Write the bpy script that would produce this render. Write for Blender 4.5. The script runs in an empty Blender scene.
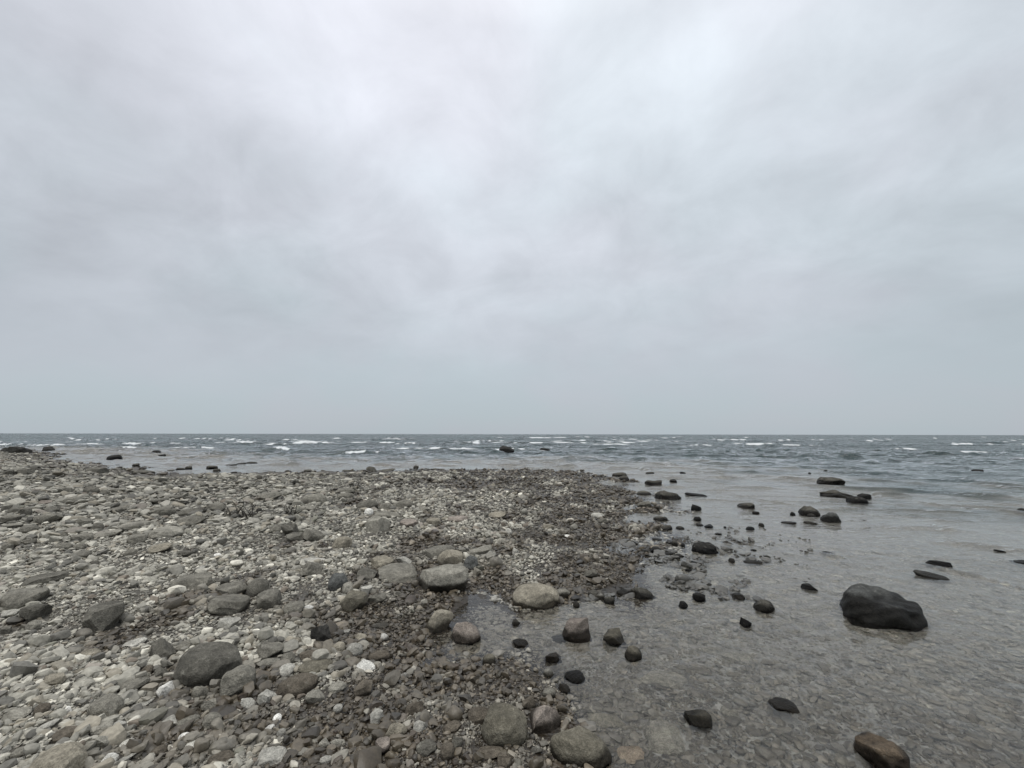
import bpy, bmesh, math, random
import numpy as np
from mathutils import Matrix, Vector

# ------------------------------------------------------------------ camera, sky, sun, exposure
scene = bpy.context.scene
C = scene.collection
W_PX, H_PX, F_PX = 1024, 768, 430.0          # very wide phone lens
EYE = 1.55
PITCH, ROLL = math.atan(50.0 / F_PX), math.radians(0.10)
cam_data = bpy.data.cameras.new('camera')
cam_data.sensor_width = 36.0
cam_data.lens = 36.0 * F_PX / W_PX
cam_data.clip_start, cam_data.clip_end = 0.05, 40000
cam = bpy.data.objects.new('camera', cam_data)
C.objects.link(cam)
cam.matrix_world = (Matrix.Translation((0, 0, EYE)) @ Matrix.Rotation(math.radians(90) + PITCH, 4, 'X')
                    @ Matrix.Rotation(ROLL, 4, 'Z'))
scene.camera = cam

SUN_EL, SUN_AZ = math.radians(70), math.radians(215)
world = bpy.data.worlds.new('World')
scene.world = world
world.use_nodes = True
wn, wl = world.node_tree.nodes, world.node_tree.links
wn.clear()


def node(ns, kind, **kw):
    n = ns.new(kind)
    for k, v in kw.items():
        if k.startswith('i_'):
            key = k[2:]
            key = int(key) if key.isdigit() else key.replace('_', ' ')
            n.inputs[key].default_value = v
        else:
            setattr(n, k, v)
    return n


def mth(ns, ls, op, a, b=None, c=None, clamp=False):
    n = ns.new('ShaderNodeMath')
    n.operation = op
    n.use_clamp = clamp
    for i, v in enumerate((a, b, c)):
        if v is None:
            continue
        if isinstance(v, (int, float)):
            n.inputs[i].default_value = v
        else:
            ls.new(v, n.inputs[i])
    return n.outputs[0]


def mixc(ns, ls, fac, a, b, blend='MIX'):
    n = ns.new('ShaderNodeMix')
    n.data_type = 'RGBA'
    n.blend_type = blend
    n.clamp_factor = True
    for key, v in ((0, fac), (6, a), (7, b)):
        if isinstance(v, (int, float)):
            n.inputs[key].default_value = v
        elif isinstance(v, tuple):
            n.inputs[key].default_value = v if len(v) == 4 else (*v, 1)
        else:
            ls.new(v, n.inputs[key])
    return n.outputs[2]


def smooth(ns, ls, v, lo, hi, to0=0.0, to1=1.0):
    n = ns.new('ShaderNodeMapRange')
    n.interpolation_type = 'SMOOTHSTEP'
    ls.new(v, n.inputs[0])
    n.inputs[1].default_value, n.inputs[2].default_value = lo, hi
    n.inputs[3].default_value, n.inputs[4].default_value = to0, to1
    return n.outputs[0]


sky = node(wn, 'ShaderNodeTexSky', sky_type='NISHITA', sun_disc=False)
sky.sun_elevation, sky.sun_rotation = SUN_EL, SUN_AZ
tc = wn.new('ShaderNodeTexCoord')
sep = wn.new('ShaderNodeSeparateXYZ')
wl.new(tc.outputs['Generated'], sep.inputs[0])
X, Y, Z = sep.outputs
zc = mth(wn, wl, 'MAXIMUM', Z, 0.0)
den = mth(wn, wl, 'ADD', zc, 0.42)
comb = wn.new('ShaderNodeCombineXYZ')
wl.new(mth(wn, wl, 'DIVIDE', X, den), comb.inputs[0])
wl.new(mth(wn, wl, 'DIVIDE', Y, den), comb.inputs[1])
# overcast dome: brighter overhead than at the horizon
ramp = wn.new('ShaderNodeValToRGB')
cr = ramp.color_ramp
cr.elements[0].position, cr.elements[0].color = 0.0, (0.400, 0.440, 0.470, 1)
cr.elements[1].position, cr.elements[1].color = 1.0, (1.28, 1.28, 1.29, 1)
for p, c in ((0.12, (0.455, 0.495, 0.528)), (0.32, (0.545, 0.583, 0.622)), (0.52, (0.615, 0.645, 0.690)),
             (0.72, (0.690, 0.710, 0.755))):
    e = cr.elements.new(p)
    e.color = (*c, 1)
wl.new(zc, ramp.inputs[0])
n1 = node(wn, 'ShaderNodeTexNoise', i_Scale=1.15, i_Detail=5.0, i_Roughness=0.5, i_Distortion=0.4)
n2 = node(wn, 'ShaderNodeTexNoise', i_Scale=4.6, i_Detail=7.0, i_Roughness=0.58, i_Distortion=0.3)
n3 = node(wn, 'ShaderNodeTexNoise', i_Scale=1.7, i_Detail=3.0)
mp = node(wn, 'ShaderNodeMapping')
mp.inputs['Location'].default_value = (3.7, 1.3, 0.4)
mp.inputs['Scale'].default_value = (1.0, 1.05, 1)
mp.inputs['Rotation'].default_value = (0, 0, 0.35)
wl.new(comb.outputs[0], mp.inputs[0])
mp2 = node(wn, 'ShaderNodeMapping')
mp2.inputs['Location'].default_value = (9.1, -4.2, 2.0)
wl.new(comb.outputs[0], mp2.inputs[0])
for n in (n1, n2):
    wl.new(mp.outputs[0], n.inputs['Vector'])
wl.new(mp2.outputs[0], n3.inputs['Vector'])
big = mth(wn, wl, 'SUBTRACT', n1.outputs[0], 0.5)
fine = mth(wn, wl, 'SUBTRACT', n2.outputs[0], 0.5)
amp = smooth(wn, wl, zc, 0.03, 0.40)
cl = mth(wn, wl, 'ADD', mth(wn, wl, 'MULTIPLY', big, 0.56), mth(wn, wl, 'MULTIPLY', fine, 0.50))
cl = mth(wn, wl, 'MULTIPLY', cl, amp)


def lobe(d, width, gain):
    """a soft thicker or thinner place in the cloud deck, in direction d"""
    v = Vector(d).normalized()
    dp = node(wn, 'ShaderNodeVectorMath', operation='DOT_PRODUCT')
    wl.new(tc.outputs['Generated'], dp.inputs[0])
    dp.inputs[1].default_value = v
    return mth(wn, wl, 'MULTIPLY', smooth(wn, wl, dp.outputs['Value'], math.cos(width), 1.0), gain)


for d, w_, g_ in (((0.10, 0.75, 0.62), 0.55, 0.02), ((-0.563, 0.898, 0.933), 0.24, 0.09), ((-0.19, 0.925, 0.70), 0.16, 0.06), ((0.577, 0.911, 0.817), 0.2, 0.07), ((0.27, 0.93, 0.62), 0.3, 0.04),
                  ((-0.75, 0.65, 0.48), 0.40, -0.09), ((-0.42, 0.85, 0.33), 0.30, -0.05),
                  ((0.95, 0.6, 0.45), 0.5, -0.07), ((-0.18, 0.9, 0.355), 0.07, -0.05), ((0.0, 0.9, 0.35), 0.06, -0.04)):
    cl = mth(wn, wl, 'ADD', cl, lobe(d, w_, g_))
gain = mth(wn, wl, 'ADD', 1.0, cl)
tint = mixc(wn, wl, smooth(wn, wl, n3.outputs[0], 0.35, 0.65), (0.966, 1.004, 1.014), (1.000, 0.994, 1.016))
dome = mixc(wn, wl, 1.0, ramp.outputs[0], tint, 'MULTIPLY')
sc_ = node(wn, 'ShaderNodeVectorMath', operation='SCALE')
wl.new(dome, sc_.inputs[0])
wl.new(mth(wn, wl, 'MULTIPLY', gain, 10.0), sc_.inputs['Scale'])
cover = mixc(wn, wl, 0.96, sky.outputs[0], sc_.outputs[0])
bg = node(wn, 'ShaderNodeBackground', i_Strength=0.1)
wl.new(cover, bg.inputs[0])
wo = wn.new('ShaderNodeOutputWorld')
wl.new(bg.outputs[0], wo.inputs[0])

sun_data = bpy.data.lights.new('sun', 'SUN')
sun_data.energy = 1.5
sun_data.angle = math.radians(55)
sun_data.color = (1.0, 0.97, 0.92)
sun = bpy.data.objects.new('sun', sun_data)
C.objects.link(sun)
sd = Vector((math.sin(SUN_AZ) * math.cos(SUN_EL), math.cos(SUN_AZ) * math.cos(SUN_EL), math.sin(SUN_EL)))
sun.rotation_euler = (-sd).to_track_quat('-Z', 'Y').to_euler()

scene.view_settings.view_transform = 'Standard'
scene.view_settings.look = 'None'
scene.view_settings.exposure = 0.2
scene.view_settings.gamma = 1.0
scene.view_settings.use_curve_mapping = False
scene.render.engine = 'CYCLES'
scene.cycles.max_bounces = 7
scene.cycles.transmission_bounces = 5
scene.cycles.glossy_bounces = 3
scene.cycles.diffuse_bounces = 3
scene.cycles.blur_glossy = 0.5
scene.cycles.sample_clamp_indirect = 4.0
scene.cycles.sample_clamp_direct = 6.0
try:
    scene.cycles.use_denoising = True
    scene.cycles.denoiser = 'OPENIMAGEDENOISE'
    scene.cycles.denoising_prefilter = 'ACCURATE'
except Exception:
    pass

# ------------------------------------------------------------------ pixel <-> world
M = np.array(cam.matrix_world)
R3, EYEV = M[:3, :3], M[:3, 3]


def ray(px, py):
    px, py = np.asarray(px, float), np.asarray(py, float)
    d = np.stack([(px - W_PX / 2) / F_PX, -(py - H_PX / 2) / F_PX, -np.ones_like(px)], -1)
    return d @ R3.T


def project(p):
    q = (np.asarray(p, float) - EYEV) @ R3
    return W_PX / 2 + F_PX * q[..., 0] / -q[..., 2], H_PX / 2 - F_PX * q[..., 1] / -q[..., 2]


def on_plane(px, py, z=0.0):
    d = ray(px, py)
    t = (z - EYE) / np.minimum(d[..., 2], -1e-4)
    return EYEV + d * np.minimum(t, 9000)[..., None]


# ------------------------------------------------------------------ ground shape
SHORE_PX = [(640, 1000), (604, 800), (584, 745), (556, 705), (536, 682), (516, 664), (488, 664), (462, 668), (440, 652), (426, 636),
            (446, 622), (452, 606), (470, 592), (496, 592), (524, 606), (560, 602), (588, 592), (622, 590), (640, 574),
            (632, 560), (655, 548), (640, 530), (634, 516), (645, 504), (628, 490), (604, 478), (570, 471), (520, 470),
            (450, 470), (380, 471), (300, 473), (230, 474), (180, 476), (140, 474), (112, 467), (84, 464), (58, 461),
            (50, 454), (20, 451), (0, 450), (-200, 449.5), (-900, 449)]
SH = on_plane([p[0] for p in SHORE_PX], [p[1] for p in SHORE_PX])[:, :2]
LAND = np.concatenate([SH, [(-4000, SH[-1, 1]), (-4000, -4000), (60, -4000), (3.2, -14), (1.2, -4)]])


rs = np.random.RandomState(7)


def sines(n, lo, hi, seed):
    r = np.random.RandomState(seed)
    k = 2 * math.pi / np.exp(r.uniform(math.log(lo), math.log(hi), n))
    th = r.uniform(0, 2 * math.pi, n)
    return k * np.cos(th), k * np.sin(th), r.uniform(0, 6.28, n)


def wob(x, y, tab):
    r = np.zeros(np.shape(x))
    for kx, ky, ph in zip(*tab):
        r += np.sin(kx * x + ky * y + ph)
    return r / math.sqrt(len(tab[0]) / 2)


T_RAG = sines(10, 0.7, 4.5, 17)


def shore_dist(x, y):
    """signed distance to the waterline, positive on land"""
    x, y = np.asarray(x, float).ravel(), np.asarray(y, float).ravel()
    out = np.empty(x.shape)
    a, b = LAND, np.roll(LAND, -1, 0)
    e = b - a
    ee = (e ** 2).sum(1) + 1e-12
    for s in range(0, len(x), 40000):
        p = np.stack([x[s:s + 40000], y[s:s + 40000]], -1)
        w = p[:, None] - a
        t = np.clip((w * e).sum(-1) / ee, 0, 1)
        d = np.sqrt(((w - t[..., None] * e) ** 2).sum(-1).min(1))
        c = (a[:, 1] > p[:, 1:2]) != (b[:, 1] > p[:, 1:2])
        xi = a[:, 0] + (p[:, 1:2] - a[:, 1]) * e[:, 0] / np.where(np.abs(e[:, 1]) < 1e-9, 1e-9, e[:, 1])
        ins = (c & (p[:, :1] < xi)).sum(1) % 2 == 1
        out[s:s + 40000] = np.where(ins, d, -d)
    # a ragged edge round the low outer end of the spit
    rag = np.clip((y - 4.2) / 4, 0, 1) * np.clip(2 - np.abs(out) / 1.5, 0, 1)
    return out + 0.40 * rag * wob(x, y, T_RAG)


T_BIG, T_MID, T_SM = sines(7, 4, 14, 1), sines(9, 0.7, 2.5, 2), sines(9, 0.2, 0.6, 3)
T_WET = sines(10, 0.3, 2.0, 4)


def ground(x, y, sdist=None):
    x, y = np.asarray(x, float).ravel(), np.asarray(y, float).ravel()
    s = shore_dist(x, y) if sdist is None else sdist
    sp, sn = np.maximum(s, 0), np.maximum(-s, 0)
    tip = np.clip((y - 4.5) / 6, 0, 1) * np.clip((x + 9) / 8, 0, 1)
    land = (0.23 * (1 - np.exp(-sp / 2.3)) + 0.010 * np.minimum(sp, 40)) * (1 - 0.62 * tip)
    sea = -(0.085 * (1 - np.exp(-sn / 0.75)) + 0.012 * np.minimum(sn, 60) + 0.00022 * np.minimum(sn, 150) ** 2)
    near = np.clip(1.6 - np.hypot(x, y) / 60, 0, 1)
    n = 0.018 * wob(x, y, T_MID) * near + 0.006 * wob(x, y, T_SM) * near
    n = n * np.where(s > 0, np.clip(0.45 + sp / 1.5, 0, 1), np.clip(0.5 + sn / 4, 0, 0.9))
    return land + sea + n + 0.025 * wob(x, y, T_BIG) * np.clip(np.abs(s) / 4, 0, 1)


def hit(px, py, base=None, n=9):
    """where the view ray through a pixel meets the ground (or the water when base is 0)"""
    z = np.zeros(np.shape(px))
    for i in range(n):
        p = on_plane(px, py, 0.0) if i == 0 else p
        g = ground(p[..., 0], p[..., 1]).reshape(z.shape)
        if base is not None:
            g = np.maximum(g, base)
        z = z + 0.7 * (g - z)
        d = ray(px, py)
        t = (z - EYE) / np.minimum(d[..., 2], -1e-4)
        p = EYEV + d * np.minimum(t, 9000)[..., None]
    return p


# ------------------------------------------------------------------ mesh helpers
def make_mesh(name, verts, faces_flat, loop_tot, smooth_shade=True):
    me = bpy.data.meshes.new(name)
    me.vertices.add(len(verts))
    me.vertices.foreach_set('co', np.ascontiguousarray(verts, np.float32).ravel())
    me.loops.add(len(faces_flat))
    me.loops.foreach_set('vertex_index', np.ascontiguousarray(faces_flat, np.int32))
    nf = len(loop_tot)
    me.polygons.add(nf)
    starts = np.concatenate([[0], np.cumsum(loop_tot)[:-1]]).astype(np.int32)
    me.polygons.foreach_set('loop_start', starts)
    me.update(calc_edges=True)
    if smooth_shade:
        me.polygons.foreach_set('use_smooth', np.ones(nf, bool))
    me.validate()
    return me


def link(name, me, mat, **props):
    o = bpy.data.objects.new(name, me)
    C.objects.link(o)
    if mat:
        me.materials.append(mat)
    for k, v in props.items():
        o[k] = v
    return o


def polar(radii, angs):
    """rings round the place the photographer stands; finer cells nearby"""
    nr, na = len(radii), len(angs)
    rr, aa = np.meshgrid(radii, angs, indexing='ij')
    x, y = (rr * np.sin(aa)).ravel(), (rr * np.cos(aa)).ravel()
    i, j = np.meshgrid(np.arange(nr - 1), np.arange(na), indexing='ij')
    j2 = (j + 1) % na
    q = np.stack([i * na + j, i * na + j2, (i + 1) * na + j2, (i + 1) * na + j], -1).reshape(-1, 4)
    return x, y, q


def add_attr(me, name, data, kind='FLOAT'):
    a = me.attributes.new(name, kind, 'POINT')
    if kind == 'FLOAT':
        a.data.foreach_set('value', np.ascontiguousarray(data, np.float32))
    else:
        a.data.foreach_set('color', np.ascontiguousarray(data, np.float32).ravel())


def material(name):
    m = bpy.data.materials.new(name)
    m.use_nodes = True
    m.node_tree.nodes.clear()
    return m, m.node_tree.nodes, m.node_tree.links


def bsdf_out(ns, ls):
    b = ns.new('ShaderNodeBsdfPrincipled')
    o = ns.new('ShaderNodeOutputMaterial')
    ls.new(b.outputs[0], o.inputs[0])
    return b


# ------------------------------------------------------------------ materials
def ground_material():
    m, ns, ls = material('shingle_bed')
    b = bsdf_out(ns, ls)
    geo = ns.new('ShaderNodeNewGeometry')
    s = ns.new('ShaderNodeSeparateXYZ')
    ls.new(geo.outputs['Position'], s.inputs[0])
    v = node(ns, 'ShaderNodeTexVoronoi', i_Scale=22.0)
    v2 = node(ns, 'ShaderNodeTexVoronoi', i_Scale=60.0)
    nz = node(ns, 'ShaderNodeTexNoise', i_Scale=1.3, i_Detail=4.0)
    for t in (v, v2, nz):
        ls.new(geo.outputs['Position'], t.inputs['Vector'])
    sepc = ns.new('ShaderNodeSeparateColor')
    ls.new(v.outputs['Color'], sepc.inputs[0])
    r = ns.new('ShaderNodeValToRGB')
    e = r.color_ramp
    e.interpolation = 'CONSTANT'
    e.elements[0].color = (0.10, 0.095, 0.085, 1)
    e.elements[1].position, e.elements[1].color = 0.92, (0.55, 0.53, 0.47, 1)
    for p, c in ((0.18, (0.19, 0.18, 0.16)), (0.42, (0.26, 0.24, 0.205)), (0.6, (0.33, 0.32, 0.28)), (0.78, (0.22, 0.185, 0.145))):
        q = e.elements.new(p)
        q.color = (*c, 1)
    ls.new(sepc.outputs[0], r.inputs[0])
    far_ = node(ns, 'ShaderNodeVectorMath', operation='LENGTH')
    ls.new(geo.outputs['Position'], far_.inputs[0])
    grit_gap_shade = mixc(ns, ls, smooth(ns, ls, v2.outputs['Distance'], 0.0, 0.7), (0.036, 0.032, 0.026), (0.085, 0.078, 0.064))  # nearby ground coloured extra dark, painting shade into the gaps between pebbles
    col = mixc(ns, ls, smooth(ns, ls, far_.outputs['Value'], 14.0, 40.0), grit_gap_shade, r.outputs[0])
    zz = mth(ns, ls, 'ADD', s.outputs[2], mth(ns, ls, 'MULTIPLY', nz.outputs[0], -0.12))
    wet = smooth(ns, ls, zz, -0.01, 0.11, 1.0, 0.0)
    col = mixc(ns, ls, wet, col, mixc(ns, ls, 1.0, col, (0.36, 0.30, 0.235), 'MULTIPLY'))
    silt = smooth(ns, ls, s.outputs[2], -0.05, -0.015, 0.8, 0.0)
    col = mixc(ns, ls, silt, col, mixc(ns, ls, 0.65, r.outputs[0], (0.34, 0.342, 0.325)))
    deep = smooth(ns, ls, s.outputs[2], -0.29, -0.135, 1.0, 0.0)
    col = mixc(ns, ls, deep, col, (0.022, 0.060, 0.066))  # light absorbed by deep water is put into the bed colour
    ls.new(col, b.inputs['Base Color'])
    ls.new(mth(ns, ls, 'SUBTRACT', 0.9, mth(ns, ls, 'MULTIPLY', wet, 0.45)), b.inputs['Roughness'])
    bp = node(ns, 'ShaderNodeBump', i_Strength=0.8, i_Distance=0.02, invert=True)
    ls.new(mth(ns, ls, 'ADD', v.outputs['Distance'], mth(ns, ls, 'MULTIPLY', v2.outputs['Distance'], 0.4)), bp.inputs['Height'])
    ls.new(bp.outputs[0], b.inputs['Normal'])
    return m


def pebble_material():
    m, ns, ls = material('pebble_stone')
    b = bsdf_out(ns, ls)
    a = node(ns, 'ShaderNodeAttribute', attribute_name='Col')
    geo = ns.new('ShaderNodeNewGeometry')
    nz = node(ns, 'ShaderNodeTexNoise', i_Scale=45.0, i_Detail=4.0, i_Roughness=0.65)
    ls.new(geo.outputs['Position'], nz.inputs['Vector'])
    k = smooth(ns, ls, nz.outputs[0], 0.25, 0.75, 0.74, 1.22)
    sc = node(ns, 'ShaderNodeVectorMath', operation='SCALE')
    ls.new(a.outputs['Color'], sc.inputs[0])
    ls.new(k, sc.inputs['Scale'])
    ls.new(sc.outputs[0], b.inputs['Base Color'])
    ls.new(mth(ns, ls, 'SUBTRACT', 0.88, mth(ns, ls, 'MULTIPLY', a.outputs['Alpha'], 0.5)), b.inputs['Roughness'])
    bp = node(ns, 'ShaderNodeBump', i_Strength=0.5, i_Distance=0.006)
    ls.new(nz.outputs[0], bp.inputs['Height'])
    ls.new(bp.outputs[0], b.inputs['Normal'])
    return m


def stone_material():
    """colour from the object's own colour, its alpha is how high (metres) the stone is soaked above still water"""
    m, ns, ls = material('weathered_stone')
    b = bsdf_out(ns, ls)
    oi = ns.new('ShaderNodeObjectInfo')
    t = ns.new('ShaderNodeTexCoord')
    geo = ns.new('ShaderNodeNewGeometry')
    s = ns.new('ShaderNodeSeparateXYZ')
    ls.new(geo.outputs['Position'], s.inputs[0])
    off = node(ns, 'ShaderNodeVectorMath', operation='ADD')
    ls.new(t.outputs['Object'], off.inputs[0])
    sc = node(ns, 'ShaderNodeVectorMath', operation='SCALE')
    sc.inputs[0].default_value = (37.0, 11.0, 23.0)
    ls.new(oi.outputs['Random'], sc.inputs['Scale'])
    ls.new(sc.outputs[0], off.inputs[1])
    n_lo = node(ns, 'ShaderNodeTexNoise', i_Scale=5.0, i_Detail=5.0, i_Roughness=0.6, i_Distortion=0.4)
    n_mid = node(ns, 'ShaderNodeTexNoise', i_Scale=28.0, i_Detail=5.0, i_Roughness=0.65)
    n_hi = node(ns, 'ShaderNodeTexNoise', i_Scale=120.0, i_Detail=3.0, i_Roughness=0.7)
    for n in (n_lo, n_mid, n_hi):
        ls.new(off.outputs[0], n.inputs['Vector'])
    k = mth(ns, ls, 'MULTIPLY', smooth(ns, ls, n_lo.outputs[0], 0.3, 0.7, 0.72, 1.25), smooth(ns, ls, n_mid.outputs[0], 0.28, 0.72, 0.72, 1.24))
    k = mth(ns, ls, 'MULTIPLY', k, smooth(ns, ls, n_hi.outputs[0], 0.35, 0.7, 0.75, 1.25))
    c1 = node(ns, 'ShaderNodeVectorMath', operation='SCALE')
    ls.new(oi.outputs['Color'], c1.inputs[0])
    ls.new(k, c1.inputs['Scale'])
    lich = smooth(ns, ls, n_mid.outputs[0], 0.60, 0.72, 0.0, 0.35)
    col = mixc(ns, ls, lich, c1.outputs[0], (0.36, 0.35, 0.30))
    tide = mth(ns, ls, 'ADD', oi.outputs['Alpha'], mth(ns, ls, 'MULTIPLY', mth(ns, ls, 'SUBTRACT', n_lo.outputs[0], 0.5), 0.13))
    wet = smooth(ns, ls, mth(ns, ls, 'SUBTRACT', s.outputs[2], tide), -0.02, 0.02, 1.0, 0.0)
    wet = mth(ns, ls, 'MULTIPLY', wet, smooth(ns, ls, oi.outputs['Alpha'], 0.85, 0.95, 1.0, 0.0))
    col = mixc(ns, ls, wet, col, mixc(ns, ls, 1.0, col, (0.13, 0.122, 0.11), 'MULTIPLY'))
    ls.new(col, b.inputs['Base Color'])
    ls.new(mth(ns, ls, 'SUBTRACT', 0.9, mth(ns, ls, 'MULTIPLY', wet, 0.4)), b.inputs['Roughness'])
    b.inputs['Specular IOR Level'].default_value = 0.16
    bp = node(ns, 'ShaderNodeBump', i_Strength=0.9, i_Distance=0.03)
    ls.new(mth(ns, ls, 'ADD', n_mid.outputs[0], mth(ns, ls, 'MULTIPLY', n_hi.outputs[0], 0.35)), bp.inputs['Height'])
    ls.new(bp.outputs[0], b.inputs['Normal'])
    return m


def water_material():
    m, ns, ls = material('lake_water')
    o = ns.new('ShaderNodeOutputMaterial')
    geo = ns.new('ShaderNodeNewGeometry')
    mpn = node(ns, 'ShaderNodeMapping')
    mpn.inputs['Scale'].default_value = (0.55, 1.0, 1.0)
    mpn.inputs['Rotation'].default_value = (0, 0, 0.25)
    ls.new(geo.outputs['Position'], mpn.inputs[0])
    a = node(ns, 'ShaderNodeTexNoise', i_Scale=11.0, i_Detail=3.0, i_Roughness=0.5, i_Distortion=0.5)
    c = node(ns, 'ShaderNodeTexNoise', i_Scale=2.1, i_Detail=3.0, i_Roughness=0.5, i_Distortion=0.3)
    for n in (a, c):
        ls.new(mpn.outputs[0], n.inputs['Vector'])
    ch = node(ns, 'ShaderNodeAttribute', attribute_name='chop')
    bm_ = node(ns, 'ShaderNodeMapping')
    bm_.inputs['Scale'].default_value = (0.10, 0.36, 1.0)
    bm_.inputs['Rotation'].default_value = (0, 0, 0.08)
    ls.new(geo.outputs['Position'], bm_.inputs[0])
    big_ = node(ns, 'ShaderNodeTexNoise', i_Scale=1.0, i_Detail=4.0, i_Roughness=0.55, i_Distortion=0.6)
    ls.new(bm_.outputs[0], big_.inputs['Vector'])
    hgt = mth(ns, ls, 'ADD', mth(ns, ls, 'MULTIPLY', a.outputs[0], 0.0075),
              mth(ns, ls, 'MULTIPLY', mth(ns, ls, 'MULTIPLY', c.outputs[0], 0.26), ch.outputs['Fac']))
    hgt = mth(ns, ls, 'ADD', hgt, mth(ns, ls, 'MULTIPLY', mth(ns, ls, 'MULTIPLY', big_.outputs[0], 1.5), mth(ns, ls, 'MULTIPLY', ch.outputs['Fac'], ch.outputs['Fac'])))
    fl = node(ns, 'ShaderNodeTexNoise', i_Scale=5.5, i_Detail=3.0, i_Roughness=0.55, i_Distortion=0.8)
    fmp = node(ns, 'ShaderNodeMapping')
    fmp.inputs['Scale'].default_value = (0.38, 1.0, 1.0)
    fmp.inputs['Rotation'].default_value = (0, 0, 0.3)
    ls.new(geo.outputs['Position'], fmp.inputs[0])
    ls.new(fmp.outputs[0], fl.inputs['Vector'])
    fa = node(ns, 'ShaderNodeAttribute', attribute_name='fleck')
    flk = smooth(ns, ls, fl.outputs[0], 0.48, 0.80)
    hgt = mth(ns, ls, 'ADD', hgt, mth(ns, ls, 'MULTIPLY', mth(ns, ls, 'MULTIPLY', flk, fa.outputs['Fac']), 0.034))
    bp = node(ns, 'ShaderNodeBump', i_Strength=1.0, i_Distance=1.0)
    ls.new(hgt, bp.inputs['Height'])
    fr = node(ns, 'ShaderNodeFresnel', i_IOR=1.333)
    ls.new(bp.outputs[0], fr.inputs['Normal'])
    rf = node(ns, 'ShaderNodeBsdfRefraction', i_IOR=1.333, i_Roughness=0.0)
    rf.inputs['Color'].default_value = (0.965, 0.955, 0.925, 1)
    gl = node(ns, 'ShaderNodeBsdfGlossy', i_Roughness=0.03)
    gl.inputs['Color'].default_value = (1, 1, 1, 1)
    ls.new(bp.outputs[0], rf.inputs['Normal'])
    ls.new(bp.outputs[0], gl.inputs['Normal'])
    mx = ns.new('ShaderNodeMixShader')
    ls.new(fr.outputs[0], mx.inputs[0])
    ls.new(rf.outputs[0], mx.inputs[1])
    ls.new(gl.outputs[0], mx.inputs[2])
    fo = node(ns, 'ShaderNodeAttribute', attribute_name='foam')
    fn = node(ns, 'ShaderNodeTexNoise', i_Scale=1.0, i_Detail=7.0, i_Roughness=0.75)
    fm = node(ns, 'ShaderNodeMapping')
    fm.inputs['Scale'].default_value = (0.30, 1.6, 1.0)
    ls.new(geo.outputs['Position'], fm.inputs[0])
    ls.new(fm.outputs[0], fn.inputs['Vector'])
    f = smooth(ns, ls, mth(ns, ls, 'SUBTRACT', fo.outputs['Fac'], fn.outputs[0]), -0.02, 0.42)
    f = mth(ns, ls, 'MULTIPLY', f, smooth(ns, ls, fo.outputs['Fac'], 0.04, 0.25))
    df = ns.new('ShaderNodeBsdfDiffuse')
    df.inputs['Color'].default_value = (0.58, 0.60, 0.60, 1)
    mx2 = ns.new('ShaderNodeMixShader')
    ls.new(f, mx2.inputs[0])
    ls.new(mx.outputs[0], mx2.inputs[1])
    ls.new(df.outputs[0], mx2.inputs[2])
    ls.new(mx2.outputs[0], o.inputs[0])
    return m


# ------------------------------------------------------------------ the ground
front = np.radians(np.arange(-66, 66.01, 0.30))
back = np.radians(np.arange(70, 291, 4.0))
angs = np.concatenate([front, back])
radii = np.concatenate([[0.02], np.geomspace(0.3, 9000, 620)])
gx, gy, gq = polar(radii, angs)
gz = ground(gx, gy)
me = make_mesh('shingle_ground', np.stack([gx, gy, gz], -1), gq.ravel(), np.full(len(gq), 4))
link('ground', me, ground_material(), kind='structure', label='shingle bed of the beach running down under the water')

# ------------------------------------------------------------------ the water
T_SW = sines(14, 5, 16, 11)
BREAKERS = [(74, 445.2, 20), (128, 448, 9), (75, 442, 12), (196, 447.6, 14), (232, 440.2, 20), (285, 440.4, 18), (318, 442, 22),
            (300, 443.6, 12), (281, 450.4, 8), (394, 440.2, 12), (423, 437.4, 6), (434, 449.0, 26), (472, 444.2, 7), (360, 453, 10),
            (512, 450.5, 16), (572, 443, 16), (622, 443.8, 12), (646, 440.4, 12), (682, 442, 12), (718, 440.0, 9), (740, 443.8, 8),
            (790, 440.6, 18), (822, 440.2, 12), (800, 445.6, 16), (882, 441, 6), (868, 441.4, 10), (958, 444.6, 7), (1012, 442.8, 9),
            (965, 452.5, 16), (905, 450, 9), (500, 437.6, 6), (610, 437.6, 5), (930, 438.4, 6), (150, 438.4, 7), (700, 446.8, 9)]
_r = random.Random(12)
BREAKERS += [(_r.uniform(-60, 1090), 436.6 + 9.5 * _r.random() ** 1.3, _r.uniform(6, 20)) for _ in range(56)]


# low wave fronts running in over the shallows: points along the crest, height in metres
FRONTS = [([(770, 466), (850, 470), (905, 474)], 0.07), ([(858, 483), (905, 489), (950, 491), (1012, 502), (1060, 511)], 0.075),
          ([(875, 497), (930, 503), (990, 511), (1050, 517)], 0.06), ([(935, 527), (985, 535), (1040, 548)], 0.045),
          ([(650, 457), (700, 459), (760, 460)], 0.07), ([(690, 474), (745, 478), (790, 486)], 0.045),
          ([(840, 460), (900, 462), (985, 464), (1050, 466)], 0.10), ([(560, 456), (620, 458), (668, 462)], 0.06),
          ([(300, 457), (360, 456), (430, 458)], 0.09), ([(400, 462), (470, 461), (560, 463)], 0.07), ([(200, 459), (260, 461), (320, 463)], 0.08),
          ([(470, 454), (540, 453), (610, 454)], 0.11), ([(800, 452), (880, 454), (940, 453)], 0.12), ([(690, 452), (760, 451), (800, 449)], 0.10),
          ([(785, 535), (812, 545), (835, 560)], 0.03), ([(760, 500), (800, 506), (840, 505)], 0.03), ([(940, 570), (990, 580), (1050, 596)], 0.03)]


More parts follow.
